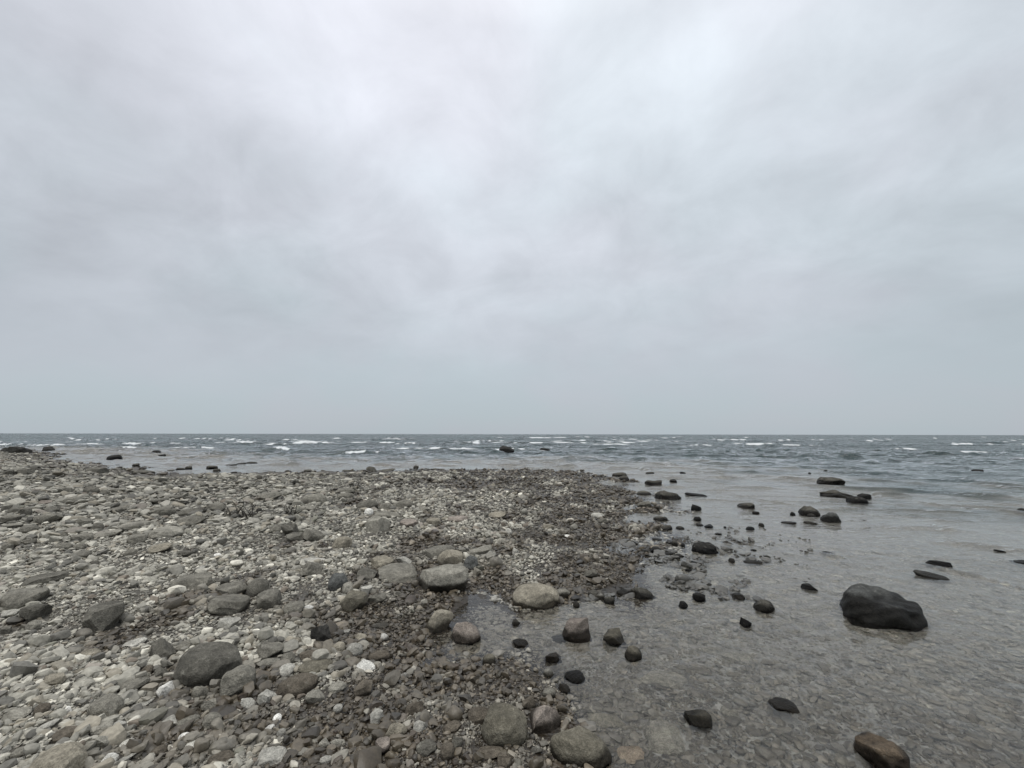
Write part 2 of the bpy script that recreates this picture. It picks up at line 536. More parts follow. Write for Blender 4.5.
def add_fronts(x, y, z, foam):
    for i, (pts, hgt) in enumerate(FRONTS):
        q = on_plane([p[0] for p in pts], [p[1] for p in pts])[:, :2]
        lo, hi = q.min(0) - 3, q.max(0) + 3
        m = (x > lo[0]) & (x < hi[0]) & (y > lo[1]) & (y < hi[1])
        xx, yy = x[m], y[m]
        yc = np.interp(xx, q[:, 0], q[:, 1]) + 0.03 * q[:, 1].mean() * 0.3 * wob(xx, 0 * xx, sines(6, 0.8, 4, 500 + i))
        t = (xx - q[0, 0]) / (q[-1, 0] - q[0, 0])
        env = np.clip(np.minimum(t, 1 - t) * 5 + 0.3, 0, 1) * np.clip(0.7 + 0.5 * wob(xx, 0 * xx, sines(6, 0.6, 3, 600 + i)), 0.1, 1.3)
        env = np.where((t < -0.05) | (t > 1.05), 0, env)
        d = yy - yc
        wdt = hgt * 1.9
        z[m] += env * hgt * np.where(d < 0, np.exp(-(d / wdt) ** 2), np.exp(-(d / (wdt * 4)) ** 2))
        foam[m] = np.maximum(foam[m], 0.42 * env * np.exp(-((d - 0.2 * wdt) / (0.6 * wdt)) ** 2))


def water_surface(x, y):
    d = np.hypot(x, y)
    s = shore_dist(x, y)
    off = np.maximum(-s, 0)
    bendf = np.clip((55 - y) / 35, 0, 1)
    u = y + bendf * 0.42 * np.log1p(np.exp((x - 3.0) / 1.5)) * 1.5 + 0.25 * np.sin(x * 0.33 + 1) + 0.12 * np.sin(x * 0.9 + y * 0.3)
    z = np.zeros(x.shape)
    # open-water swell, peaked crests running along the shore
    far = np.clip((y - 24) / 45, 0, 1) * np.clip(1.7 - d / 900, 0, 1)
    for lam, ph, a_, skew in ((7.3, 0.3, 0.13, 0.05), (10.5, 2.0, 0.13, -0.07), (4.6, 4.2, 0.10, 0.13), (15.0, 5.2, 0.12, 0.02), (3.2, 1.2, 0.06, -0.2)):
        fade = np.clip(1.6 - d / (lam * 40), 0, 1)
        g = 0.55 + 0.45 * np.sin(0.11 * x + 0.05 * y + ph * 3) * np.sin(0.043 * x - 0.07 * y + ph)
        z += far * fade * a_ * g * (np.exp(np.sin(2 * math.pi * (u + skew * x) / lam + ph) - 1) * 1.8 - 0.85)
    # low wavelets that run in over the shallows
    mid = np.clip((d - 5.5) / 8, 0, 1) * np.clip((75 - y) / 40, 0, 1) * np.clip(off / 2.5, 0, 1)
    for lam, ph, a_, seed in ((3.3, 0.4, 0.085, 21), (2.15, 2.6, 0.062, 22), (1.35, 1.1, 0.036, 23), (0.85, 3.3, 0.017, 24)):
        th = 2 * math.pi * u / lam + ph + 0.5 * np.sin(x * 0.21 + ph) + 0.8 * wob(x, y, sines(5, 2.5, 7, seed + 70))
        w = np.mod(th, 2 * math.pi) - math.pi
        front_ = np.where(w < 0, np.exp(-(w / 0.27) ** 2), np.exp(-(w / 1.0) ** 2))
        br = np.clip(0.10 + 0.75 * wob(x, u * 1.3, sines(8, 1.5, 7, seed)), 0, 1.3)
        z += mid * a_ * br * (1 + 0.9 * np.clip((y - 15) / 10, 0, 1)) * (front_ - 0.25)
    # longer broken wave fronts between the shallows and the open water
    outer = np.clip((y - 20) / 12, 0, 1) * np.clip(1.8 - y / 90, 0, 1)
    for lam, ph, a_, seed in ((5.2, 0.9, 0.09, 41), (8.6, 2.2, 0.15, 42)):
        th = 2 * math.pi * u / lam + ph + 0.9 * wob(x * 0.25, y * 0.4, sines(5, 3, 9, seed + 70))
        w = np.mod(th, 2 * math.pi) - math.pi
        fr_ = np.where(w < 0, np.exp(-(w / 0.30) ** 2), np.exp(-(w / 0.9) ** 2))
        br = np.clip(0.05 + 0.8 * wob(x * 0.28, u * 0.8, sines(8, 1.5, 7, seed)), 0, 1.3)
        z += outer * a_ * br * fr_
    # fine ripples near the photographer
    nr = np.clip((14 - d) / 6, 0, 1) * np.clip(off / 0.8, 0.15, 1)
    z += 0.0022 * nr * wob(x * 0.7 + 0.3 * y, y - 0.25 * x, sines(14, 0.14, 0.5, 31))
    foam = np.zeros(x.shape)
    for i, (bx, by, hw) in enumerate(BREAKERS):
        p = on_plane(bx, by + 0.5)
        px0 = on_plane(bx + hw, by + 0.5)
        half = abs(px0[0] - p[0]) * 1.35
        r = np.random.RandomState(100 + i)
        dx = (x - p[0]) / half
        near = np.abs(dx) < 2.2
        xx, yy = x[near], y[near]
        dxx = dx[near]
        yc = p[1] + 0.06 * half * np.sin(dxx * 2.2 + r.uniform(0, 6)) + 0.03 * half * np.sin(dxx * 6 + r.uniform(0, 6))
        dy = yy - yc
        thick = max(0.40, p[1] * 0.0072)
        env = np.exp(-np.abs(dxx) ** 2 * 0.42)
        hgt = (0.17 + 0.0022 * min(p[1], 140)) * r.uniform(0.75, 1.15)
        ridge = np.where(dy < 0, np.exp(-(dy / (0.7 * thick)) ** 2), np.exp(-(dy / (2.2 * thick)) ** 2))
        z[near] += env * hgt * ridge
        brk = np.clip(0.85 + 0.35 * np.sin(dxx * 3.1 + r.uniform(0, 6)) + 0.25 * np.sin(dxx * 6 + r.uniform(0, 6)) + 0.2 * np.sin(dxx * 13 + r.uniform(0, 6)), 0, 1.5)
        foam[near] = np.maximum(foam[near], 1.35 * env * brk * np.exp(-((dy + 0.15 * thick) / (0.62 * thick)) ** 2))
    chop = np.clip((d - 14) / 55, 0.025, 1)
    add_fronts(x, y, z, foam)
    return z, foam, chop


dys = np.concatenate([np.arange(420, 60, -0.8), np.arange(60, 20, -0.18), np.arange(20, 1.2, -0.055), np.arange(1.2, 0.07, -0.05)])
wr = np.concatenate([[0.02, 0.6], EYE * F_PX / dys])
wang = np.concatenate([np.radians(np.arange(-60, 60.01, 0.12)), np.radians(np.arange(64, 297, 4.0))])
wx, wy, wq = polar(wr, wang)
wz, wfoam, wchop = water_surface(wx, wy)
me = make_mesh('lake_surface', np.stack([wx, wy, wz], -1), wq.ravel(), np.full(len(wq), 4))
add_attr(me, 'foam', wfoam)
add_attr(me, 'chop', wchop)
add_attr(me, 'fleck', np.clip((np.hypot(wx, wy) - 5.5) / 7, 0, 1) * (0.65 + 0.35 * wob(wx, wy, sines(7, 2, 9, 91))))
link('water', me, water_material(), kind='structure', label='grey lake water with small breaking waves under an overcast sky')

# ------------------------------------------------------------------ stone shapes
ICO = {}
for sub in (0, 1, 2, 3, 4, 5):
    bm = bmesh.new()
    bmesh.ops.create_icosphere(bm, subdivisions=sub + 1, radius=1.0)
    bm.verts.ensure_lookup_table()
    ICO[sub] = (np.array([v.co[:] for v in bm.verts]), np.array([[v.index for v in f.verts] for f in bm.faces]))
    bm.free()


def unit_stone(shape, seed, sub):
    r = np.random.RandomState(seed)
    v = ICO[sub][0].copy()

    def noise(p, freq, n=6):
        o = np.zeros(len(p))
        for _ in range(n):
            k = r.normal(size=3)
            k = k / np.linalg.norm(k) * freq * r.uniform(0.6, 1.4)
            o += np.sin(p @ k + r.uniform(0, 6.28))
        return o / math.sqrt(n / 2)

    box, cuts, lo_, hi_, n1_, n2_, top = {
        'round': (0.90, 5, 0.80, 0.97, 0.09, 0.018, 0.92),
        'flat': (0.80, 9, 0.70, 0.96, 0.10, 0.022, 0.66),
        'angular': (0.80, 15, 0.52, 0.86, 0.10, 0.022, 0.9),
        'slab': (0.62, 11, 0.66, 0.95, 0.08, 0.026, 0.60),
        'craggy': (0.85, 15, 0.54, 0.88, 0.15, 0.050, 0.9),
        'rough': (0.93, 9, 0.74, 0.96, 0.12, 0.048, 1.0),
        'block': (0.60, 10, 0.70, 0.97, 0.08, 0.026, 0.72),
    }[shape]
    v = np.sign(v) * np.abs(v) ** box
    v /= np.linalg.norm(v, axis=1, keepdims=True) ** 0.55
    v *= (1 + n1_ * noise(v, 2.2))[:, None]
    zt = top * r.uniform(0.92, 1.08)
    ax = r.normal(size=2) * 0.13
    lim = zt + v[:, 0] * ax[0] + v[:, 1] * ax[1]
    over = v[:, 2] - lim
    v[:, 2] = np.where(over > 0, lim + over * 0.22, v[:, 2])
    for _ in range(cuts):
        n = r.normal(size=3)
        n[2] *= 0.8
        n /= np.linalg.norm(n)
        d = r.uniform(lo_, hi_) * np.percentile(v @ n, 99)
        o = v @ n - d
        v -= np.outer(np.where(o > 0, o * 0.96, 0), n)
    v *= (1 + n2_ * noise(v, 7.0, 8) + 0.4 * n2_ * noise(v, 16.0, 8))[:, None]
    mn, mx = v.min(0), v.max(0)
    return (v - (mn + mx) / 2) / ((mx - mn) / 2)


# ------------------------------------------------------------------ the stones one can tell apart
PAL = {'g': ((0.205, 0.193, 0.162), 'grey'), 'd': ((0.135, 0.127, 0.107), 'dark grey'), 'b': ((0.045, 0.043, 0.039), 'black'),
       'p': ((0.40, 0.385, 0.34), 'pale grey'), 'w': ((0.74, 0.72, 0.66), 'white'), 't': ((0.265, 0.24, 0.19), 'tan'),
       'n': ((0.130, 0.112, 0.088), 'brown'), 'r': ((0.29, 0.25, 0.215), 'pinkish'), 'o': ((0.175, 0.160, 0.124), 'olive grey'),
       'k': ((0.122, 0.124, 0.117), 'blue grey'), 'h': ((0.275, 0.260, 0.220), 'light grey'), 'u': ((0.34, 0.255, 0.175), 'rusty tan'), 'y': ((0.175, 0.135, 0.095), 'brown')}
SHAPE = {'R': 'round', 'F': 'flat', 'A': 'angular', 'S': 'slab', 'C': 'craggy', 'B': 'block', 'K': 'rough'}
WORD = {'R': 'rounded', 'F': 'flat', 'A': 'angular', 'S': 'slab-like', 'C': 'craggy', 'B': 'blocky', 'K': 'rough'}
TILES = {'A': (0, 560, 3.691), 'B': (256, 560, 3.691), 'C': (512, 560, 3.691), 'D': (768, 560, 3.691),
         'E': (0, 425, 4.0), 'F': (256, 425, 4.0), 'G': (512, 425, 4.0), 'H': (768, 425, 4.0)}
# x0 y0 x1 y1 (in an enlarged quarter of the photo) shape colour where [| label [| short name as a landmark]]; where: L on land, W standing in water, U under water
ROWS = {
'A': '''
75 40 255 100 S d L | long dark slab lying behind the widest grey slab at the edge of the picture
0 100 185 185 S g L | widest flat grey slab, cut off by the edge of the picture | the widest grey slab
70 160 195 225 S d L | dark tilted slab leaning in front of the widest grey slab
0 180 80 215 F p L
0 215 45 275 F g L
300 150 460 270 A d L | angular dark boulder with a cracked face standing alone on pale gravel | the cracked dark boulder
620 45 795 125 F g L | smooth flat grey stone lying alone in pale shingle behind the speckled boulder | the smooth flat stone
800 75 915 135 F g L
765 125 925 200 F g L | flat grey oval stone between the speckled boulder and a dark round one | the flat oval stone
800 210 890 260 A p L
450 285 545 325 F p L
270 325 375 380 F t L | tan oval stone in front of the cracked dark boulder | the tan oval stone
555 285 650 375 A d L | dark wedge-shaped stone tipped up beside the speckled boulder | the tipped dark wedge
645 290 735 335 F g L
640 300 895 470 R d L | large dark speckled boulder with a domed top among pale cobbles | the large speckled boulder
575 445 645 510 A w L | white stone touching the lower corner of the large speckled boulder | the white stone by the speckled boulder
705 465 770 515 R g L
810 385 945 520 S g L | grey leaning slab tilted up in front of the large speckled boulder | the leaning grey slab
320 490 460 600 R g L | rounded grey brown boulder in front of the tan oval stone | the rounded grey brown boulder
430 430 555 495 S g L
515 385 570 430 R n L
155 415 245 470 F t L
85 670 325 850 R t L | largest smooth tan boulder, cut off by the bottom edge of the picture | the big tan bottom boulder
0 660 45 725 A p L
35 685 115 730 F g L
0 725 95 768 F p L
140 585 220 625 F p L
390 590 470 640 A p L
330 585 420 650 S h L
335 640 410 700 A h L
435 655 505 705 F p L
370 710 440 768 A w L
430 712 505 760 A p L
545 680 620 730 R n L
540 545 590 590 B p L
640 570 740 630 B g L
745 560 820 625 R g L
580 570 655 620 A p L
655 635 705 675 R w L | pale egg-like cobble in front of a blocky grey stone | the pale egg cobble
740 500 800 560 A h L
675 660 755 710 F p L
765 700 870 768 F n L
885 500 945 555 A p L
230 535 265 565 A w L
250 395 345 425 F t L
0 540 120 600 F h L
120 520 190 580 R n L
190 610 290 680 S n L
90 215 155 265 F h L
460 515 570 560 F p L
560 395 625 445 A d L
''',
'B': '''
600 15 785 120 B h L 0.42 | big blocky boulder with a pale flat top beside the small pool | the big blocky boulder
450 10 595 95 F g L | broad low grey stone touching the big blocky boulder | the broad low stone
265 40 340 115 R k L | blue grey teardrop stone standing upright in shingle | the blue grey teardrop stone
155 5 250 60 C g L -9 | dark overhanging rock with a pale face beneath it | the dark overhanging rock
305 110 415 185 A o L | olive grey angular stone in front of the blue grey teardrop stone | the olive angular stone
315 80 365 125 R h L
0 105 95 175 F g L
-35 65 50 130 R d L
100 150 180 200 F g L
620 180 730 270 A t L 0.4 | angular tan boulder with a pale upper face by the small pool | the angular pool-side boulder
720 220 830 320 A r L 0.15 | pinkish brown boulder at the inner end of the small pool | the pinkish pool boulder
200 215 280 315 C b L | jagged dark brown rock standing up among grey cobbles | the jagged dark rock
330 305 395 355 R p L | pale rounded cobble just behind the bright white stone
370 365 440 415 A w L | bright white angular stone, the whitest on the dark shingle | the bright white stone
410 330 495 380 R n L
80 380 150 430 R p L
155 365 285 420 F o L | olive grey slab behind the brown humped boulder | the olive slab
70 415 230 510 R n L | brown humped boulder with a rough smooth-worn back | the brown humped boulder
265 445 335 495 R h L
360 440 430 500 A n L
180 475 260 530 A h L
0 475 80 540 A p L
0 300 105 365 S g L
0 360 90 395 F h L
90 340 150 385 R g L
160 330 240 370 F n L
420 545 470 605 A p L | pale pear-shaped stone standing on end on dark wet shingle | the pale upright stone
475 600 560 660 R t L
580 590 630 635 A p L
440 650 495 720 S r L
0 685 115 768 F p L | large pale wedge slab at the bottom edge of the picture | the large pale wedge slab
230 720 285 757 R p L
225 655 275 700 A h L
275 660 330 695 A h L
285 530 320 565 R p L
550 520 620 570 A n L
690 590 760 640 A n L
680 670 735 740 R n L
780 540 880 600 R n L | dark wet oval stone beside the big smooth wet boulder
830 525 1000 690 R o L | big smooth olive boulder at the water's edge, behind the roundest one | the big olive boulder
795 685 915 740 F n L
890 710 945 768 A n L
720 640 765 700 A d L
835 345 885 395 R o L
455 270 490 300 R w L
425 230 500 255 F p L
280 300 330 345 R t L
365 270 410 305 R t L
110 285 170 325 R t L
130 225 180 255 A t L
310 255 350 280 A p L
410 120 480 155 F g L
60 565 95 600 R w L
30 605 75 635 A w L
75 620 110 650 R p L
480 425 520 450 F p L
525 415 570 435 F w L
590 660 665 725 S d L
175 165 215 190 A w L
385 90 430 125 A p L
370 25 450 75 F d L
''',
'C': '''
0 85 175 185 R t L | rounded tan boulder at the mouth of the small pool | the pool-mouth boulder
185 200 290 290 A r W 0.4 | pinkish boulder with a black wet base at the tip of the pool | the black-based pinkish boulder
335 250 415 310 A o W | angular mottled rock in the shallows | the angular mottled rock
415 315 480 370 R o W | smooth olive rounded rock just beyond the stony edge | the smooth olive rock
190 405 270 470 R b L | dark ball-like stone on the stony waterline | the dark ball stone
0 180 30 240 A p W 0.5 | narrow pale stone with a wet foot inside the small pool
120 340 185 395 C n L
145 280 200 325 S d L
60 535 180 650 A r L 0.45 | mottled pink and white stone tipped up between two big wet boulders | the mottled upright stone
140 610 370 785 R o L | roundest and biggest wet boulder at the bottom edge by the water | the roundest wet boulder
380 695 490 775 F u U | rusty tan stone under clear water beside the roundest wet boulder
480 595 660 785 F h U | largest pale sunken boulder under the shallow water near the bottom edge | the largest sunken boulder
460 420 650 500 F h U | pale sunken slab seen dimly beyond the emerging blocky rock | the pale sunken slab
635 550 740 615 B o W | blocky olive rock just breaking the water surface | the emerging blocky rock
680 345 900 430 F h U | wide sunken stone with a dark edge under the ripples | the wide sunken stone
615 150 650 175 R b W
665 120 715 150 F b W
810 120 860 145 F n W
890 145 970 190 R d W | dark loaf-like rock standing alone in the mid shallows | the dark loaf rock
840 210 885 245 A b W
855 0 925 15 F d W
263 33 317 65 A d L
65 685 115 715 A p L
270 570 420 640 F o U
155 105 215 140 R h L
115 400 155 435 R p L
110 470 160 510 R h L
170 455 215 495 A n L
400 625 460 660 F n U
385 105 430 130 F d W
430 100 525 145 C d W | dark wet rock cluster at the tip of the shingle spur | the dark spur rock
340 130 380 160 A d W
280 110 320 140 R d L
0 290 60 320 F n W
770 560 840 610 F h U
440 500 500 540 F h U
650 410 740 450 F n U
35 500 90 550 A n L
300 115 345 145 F p L
225 150 250 172 R g W
''',
'D': '''
265 86 590 250 K k W 0.8 | biggest boulder in the water, black below and grey on top | the biggest water boulder
535 35 670 75 F d W | low grey back of a rock barely out of the water behind the biggest water boulder
580 0 680 22 F b W
120 85 185 115 A b W | small dark rock in the shallows behind the biggest water boulder
0 505 118 565 F n W 0.5 | reddish black rock with a hollow, low in the near shallows | the reddish black rock
315 635 530 790 K y W 0.6 | half-sunken rock with rusty weed on its side | the rusty weedy rock
900 0 1030 22 F b W
''',
'E': '''
0 78 50 112 R b L | black boulder at the far end of the beach by the picture's edge
10 86 130 114 F b L | long low black rock in front of the far black boulder | the long black rock
165 85 222 112 R b L
425 113 490 138 R b W | round black boulder standing off the far beach | the far round black boulder
603 98 648 113 R b W
630 115 665 125 F b W
400 94 435 104 F b W
528 150 560 165 F d W
525 180 622 204 B d L | dark low block on the far waterline | the far dark block
340 165 440 190 F d L
668 176 700 187 F d W
702 168 740 181 F d W
738 161 770 177 F d W
825 160 872 172 F d W
850 172 884 186 F d W
898 154 950 163 F d W
945 148 985 157 F d W
984 145 1030 153 F d W
60 175 140 200 F d L
0 175 60 200 F d L
330 245 400 275 R d L
218 248 290 272 F g L
395 255 440 278 R g L
425 250 490 270 F g L
75 260 120 285 R g L
0 318 60 348 R d L
25 330 85 355 R d L
70 328 130 362 R d L
160 325 245 354 F d L
0 358 90 388 F g L
0 392 95 418 F g L
130 350 255 395 S g L | long grey slab ending in a low hump on the stony flat | the long humped slab
75 398 168 440 R d L
285 370 372 404 F g L
280 430 375 470 F g L
370 415 490 455 S h L | light grey flat slab with a straight shaded front | the straight-fronted slab
365 385 420 425 R d L
235 420 290 448 R d L
208 470 292 500 R g L
290 472 345 498 R g L
270 500 370 535 F g L
510 435 588 474 R g L
590 405 735 455 F h L | broad smooth light grey slab in the middle of the stone bank | the broad smooth slab
470 380 610 418 F h L
690 360 830 405 F g L
700 330 830 362 R d L | dark hump of rock with black shade under its end | the dark hump
590 320 705 362 S g L
575 290 675 318 S d L
680 278 740 300 F d L
490 495 555 522 R g L
0 470 60 502 F g L
105 525 220 555 F h L
150 300 210 320 F r L
820 310 905 350 F g L
770 560 825 588 A p L
845 450 900 475 A p L
590 470 690 510 F t L
360 540 400 562 A d L
705 500 770 525 F d L
850 512 890 530 R w L
80 453 150 481 F g L
250 285 330 310 F g L
440 325 520 352 F g L
''',
'F': '''
303 445 385 495 R t L | round tan boulder standing alone behind the dark overhanging rock | the lone round tan boulder
725 498 830 558 R t L | tan oval boulder perched behind the big blocky boulder | the tan perched boulder
665 480 800 540 F g L
830 520 888 575 A k L
840 478 950 525 C h L | light mottled rock in the cluster behind the big blocky boulder | the light mottled rock
398 300 492 338 R d L | dark domed stone with a white cobble at its foot | the dark domed stone
490 310 545 345 R g L
548 298 632 335 R g L
440 362 540 430 S h L | big light grey slab tilted in the middle of the beach | the tilted mid-beach slab
470 345 580 372 F g L
432 332 470 358 R w L
178 275 285 314 R g L | grey loaf-shaped boulder among dead weed tufts | the grey loaf boulder
5 265 105 298 F g L
325 270 390 296 R g L
320 250 395 275 F g L
100 392 175 438 A d L
180 415 272 465 A g L | grey faceted stone beside two darker ones on fine shingle | the grey faceted stone
120 428 200 465 F d L
50 395 110 430 F g L
575 375 650 408 F r L
680 370 740 405 F t L
765 362 850 388 F r L
460 520 555 570 F t L
560 525 625 555 A p L
170 320 240 350 F g L
0 320 25 350 R b L
180 295 210 320 R d L
646 326 690 345 F g L
440 165 480 188 R d L | dark knob of rock on the far waterline | the far dark knob
480 175 560 190 F d L
345 178 375 190 F d L
190 178 225 190 F d L
232 175 252 188 R d L
365 192 410 205 F d L
970 82 1034 112 B b W | black square-shouldered rock far out in the open water | the far black sea rock
995 410 1024 435 R p L
920 345 1000 372 F t L
290 355 320 370 R g L
170 530 290 555 F p L
''',
'G': '''
570 252 678 298 K d W | dark domed rock at the outer tip of the spit | the spit-tip rock
715 310 758 342 A b W
718 455 825 512 K b W | rough black rock in the shallows off the spit | the rough black rock
550 478 598 512 R b W | small round black rock at the ragged edge of the spit | the small round black rock
900 306 972 330 F d W | flat grey rock lying alone in still water | the lone flat water rock
108 88 155 104 R b W | low black rock with a flat top far out in the water
595 395 642 420 F d W
655 400 690 418 R d W
565 362 625 382 B d W
638 455 664 482 R d W
674 456 692 488 A b W
865 528 892 546 R d W
935 402 970 420 R b W
985 382 1010 406 R d W
960 342 990 354 F d W
725 362 758 382 R b W
768 392 805 412 F b W
735 388 765 405 F d W
630 213 660 228 F b W
670 185 695 193 F b W
530 215 600 240 C d W
500 305 560 330 F d L
495 262 560 290 R d L
315 350 370 375 F p L
340 372 380 395 R d L
400 185 460 205 F d W
425 195 470 222 C d W
205 438 235 450 F w L
0 480 30 520 A p L
120 395 170 420 F t L
845 395 858 412 A b W
810 428 840 440 F d W
700 540 735 550 F b W
692 572 720 584 R b W
955 494 980 504 F b W
560 448 600 462 F d W
590 505 640 520 F d W
650 512 690 528 R d W
690 270 780 285 F b W
535 185 570 195 F d W
''',
'H': '''
193 200 310 238 K d W | dark slab-like boulder, the outermost of the boulder line in the water | the outermost dark boulder
205 250 358 292 K d W | long low dark boulder in the middle of the boulder line | the long low water boulder
310 278 402 312 R b W | rounded black rock leaning on the long low water boulder
355 268 415 292 F b W
120 312 210 365 K d W | dark round-shouldered boulder, one of a pair near the spit | the round-shouldered boulder
208 340 292 385 K k W | blue grey rock beside the round-shouldered boulder in the water
155 350 190 368 R d W
88 342 110 358 R b W
50 382 115 396 F d W
140 380 198 396 F h W
215 500 262 520 F d W
812 174 866 188 F b W
990 322 1040 350 R b W
160 186 172 194 R b W
220 178 240 188 F b W
900 494 952 508 F b W
''',
}
DEBUG = False
STONE_MAT = stone_material()
stones = []          # dicts for labelling
FOOT = []            # footprints, to keep pebbles out


def fit_stone(rec, seed):
    """size and seat the stone so that it fills its place in the picture as a solid of plausible depth"""
    x0, y0, x1, y1 = rec['box']
    if rec['where'] == 'W' and rec['tile'] in 'EGH':
        y0 += 0.2 * (y1 - y0)
    w, h = max(x1 - x0, 2.0), max(y1 - y0, 1.5)
    sub = 5 if w > 36 else 4 if w > 14 else 3 if w > 8 else 2
    u = unit_stone(SHAPE[rec['s']], seed, sub)
    cx = (x0 + x1) / 2
    base = None if rec['where'] == 'U' else 0.0
    foot = hit(np.array([cx]), np.array([y1 - 0.08 * h]), base)[0]
    dist = np.linalg.norm(foot - EYEV)
    r = np.random.RandomState(seed + 5)
    wid = w * dist / F_PX * 0.85
    el = math.atan2(EYE, np.hypot(*foot[:2]))
    dep = wid * r.uniform(0.62, 0.9)
    thk = wid * {'R': 0.6, 'F': 0.28, 'A': 0.6, 'S': 0.28, 'C': 0.6, 'B': 0.52, 'K': 0.58}[rec['s']]
    yaw = r.uniform(-0.35, 0.35) + (0.0 if r.rand() < 0.5 else math.pi)
    ca, sa = math.cos(yaw), math.sin(yaw)
    az = math.atan2(foot[0], foot[1])
    fwd = np.array([math.sin(az), math.cos(az)])
    side = np.array([fwd[1], -fwd[0]])
    tilt = r.uniform(-0.12, 0.12)
    c = foot[:2] + fwd * dep * 0.35
    bury = {'L': 0.36, 'W': 0.42, 'U': 0.35}[rec['where']]
    for it in range(12):
        a = u * np.array([wid / 2, dep / 2, thk / 2])
        a = np.stack([a[:, 0] * math.cos(tilt) - a[:, 2] * math.sin(tilt), a[:, 1], a[:, 0] * math.sin(tilt) + a[:, 2] * math.cos(tilt)], -1)
        # a little turn about the vertical, in the frame that faces the viewer
        b = np.stack([a[:, 0] * math.cos(yaw * 0.5) - a[:, 1] * math.sin(yaw * 0.5), a[:, 0] * math.sin(yaw * 0.5) + a[:, 1] * math.cos(yaw * 0.5), a[:, 2]], -1) if abs(yaw) < 1 else a
        gz_ = ground(np.array([c[0]]), np.array([c[1]]))[0]
        zc_ = gz_ + thk * (0.5 - bury)
        if rec['where'] == 'W' and gz_ < 0:      # broad part near the waterline, foot on the bed
            zc_ = -0.04 * thk
        if rec['where'] == 'U':
            zc_ = min(zc_, -0.018 - thk * 0.5)
        p = np.stack([c[0] + side[0] * b[:, 0] + fwd[0] * b[:, 1], c[1] + side[1] * b[:, 0] + fwd[1] * b[:, 1], zc_ + b[:, 2]], -1)
        g = gz_ if rec['where'] != 'W' else max(gz_, 0.0)
        vis = p[:, 2] > (g if rec['where'] != 'U' else -9)
        if vis.sum() < 6:
            vis = p[:, 2] > p[:, 2].mean()
        sx, sy = project(p[vis])
        ox0, ox1, oy0, oy1 = sx.min(), sx.max(), sy.min(), sy.max()
        dcur = np.linalg.norm(np.array([c[0], c[1], zc_]) - EYEV)
        wid *= np.clip(w / max(ox1 - ox0, 0.1), 0.6, 1.6)
        kh = np.clip(h / max(oy1 - oy0, 0.1), 0.6, 1.6)
        thk = np.clip(thk * kh ** 0.8, wid * 0.16, wid * 1.15)
        dep = np.clip(dep * kh ** 0.6, wid * 0.5, wid * 1.1)
        want = on_plane(np.array([cx, (ox0 + ox1) / 2]), np.array([y1, oy1]), max(float(g), -0.2))[:, :2]
        stp = (want[0] - want[1]) * 0.85
        c = c + stp * min(1.0, 0.15 * dcur / (np.linalg.norm(stp) + 1e-9))
    if DEBUG and max(abs(ox0-x0),abs(ox1-x1),abs(oy0-y0),abs(oy1-y1))>4:
        print('FIT', rec['tile'], [round(v,1) for v in (x0,y0,x1,y1)], [round(float(v),1) for v in (ox0,oy0,ox1,oy1)], rec['s'], rec['where'], round(float(wid),2), round(float(dep),2), round(float(thk),2))
    return p, sub, c, wid, dep, thk, zc_, fwd


seed = 1000
for tile, text in ROWS.items():
    tx, ty, ts = TILES[tile]
    for line in text.strip().splitlines():
        parts = [q.strip() for q in line.split('|')]
        f = parts[0].split()
        seed += 1
        rec = {'tile': tile, 'box': (tx + float(f[0]) / ts, ty + float(f[1]) / ts, tx + float(f[2]) / ts, ty + float(f[3]) / ts),
               's': f[4], 'col': f[5], 'where': f[6], 'label': parts[1] if len(parts) > 1 else None,
               'mark': parts[2] if len(parts) > 2 else None}
        p, sub, c, wid, dep, thk, zc_, fwd = fit_stone(rec, seed)
        rec.update(wid=wid, thk=thk, c=c)
        r = np.random.RandomState(seed + 9)
        org = np.array([c[0], c[1], p[:, 2].min()])
        me = make_mesh('stone_mesh', p - org, ICO[sub][1].ravel(), np.full(len(ICO[sub][1]), 3))
        kind_name = ('sunken_stone' if rec['where'] == 'U' else 'boulder' if wid > 0.42 else 'rock' if rec['where'] == 'W'
                     else 'flat_stone' if rec['s'] == 'S' else 'cobble' if wid < 0.2 else 'beach_stone')
        o = link(kind_name, me, STONE_MAT)
        o.location = org
        o['category'] = {'sunken_stone': 'stone', 'boulder': 'boulder', 'rock': 'rock', 'flat_stone': 'slab', 'cobble': 'cobble', 'beach_stone': 'stone'}[kind_name]
        o['group'] = ('stones lying under the shallow water' if rec['where'] == 'U' else 'rocks standing out of the water' if rec['where'] == 'W'
                      else 'boulders on the shingle' if wid > 0.42 else 'larger stones on the shingle' if wid >= 0.2 else 'cobbles on the shingle')
        col = np.array(PAL[rec['col']][0]) * np.array([1.0, 1.0, 1.0]) * r.uniform(0.9, 1.15)
        foot_z = max(ground(np.array([c[0]]), np.array([c[1]]))[0], 0.0)
        frac = float(f[7]) if len(f) > 7 else {'W': 0.55, 'U': 1.0, 'L': -9.0}[rec['where']]
        soak = max(0.045, foot_z + frac * (p[:, 2].max() - foot_z)) if rec['where'] != 'U' else 1.0
        if rec['where'] == 'U':
            col = 0.55 * col * 1.2 + 0.36 * np.array([0.36, 0.345, 0.30])
        if rec['where'] == 'W':
            col = col * 0.7
        o.color = (*col, float(soak))
        rec['o'] = o
        stones.append(rec)
        FOOT.append((c[0], c[1], wid / 2, dep / 2, fwd[0], fwd[1]))
FOOT = np.array(FOOT)

# ---- labels: its look, then where it lies by a landmark stone
NOUN = {'boulder': 'boulder', 'rock': 'rock', 'flat_stone': 'slab', 'cobble': 'cobble', 'beach_stone': 'stone', 'sunken_stone': 'sunken stone'}
marks = [r for r in stones if r['mark']]


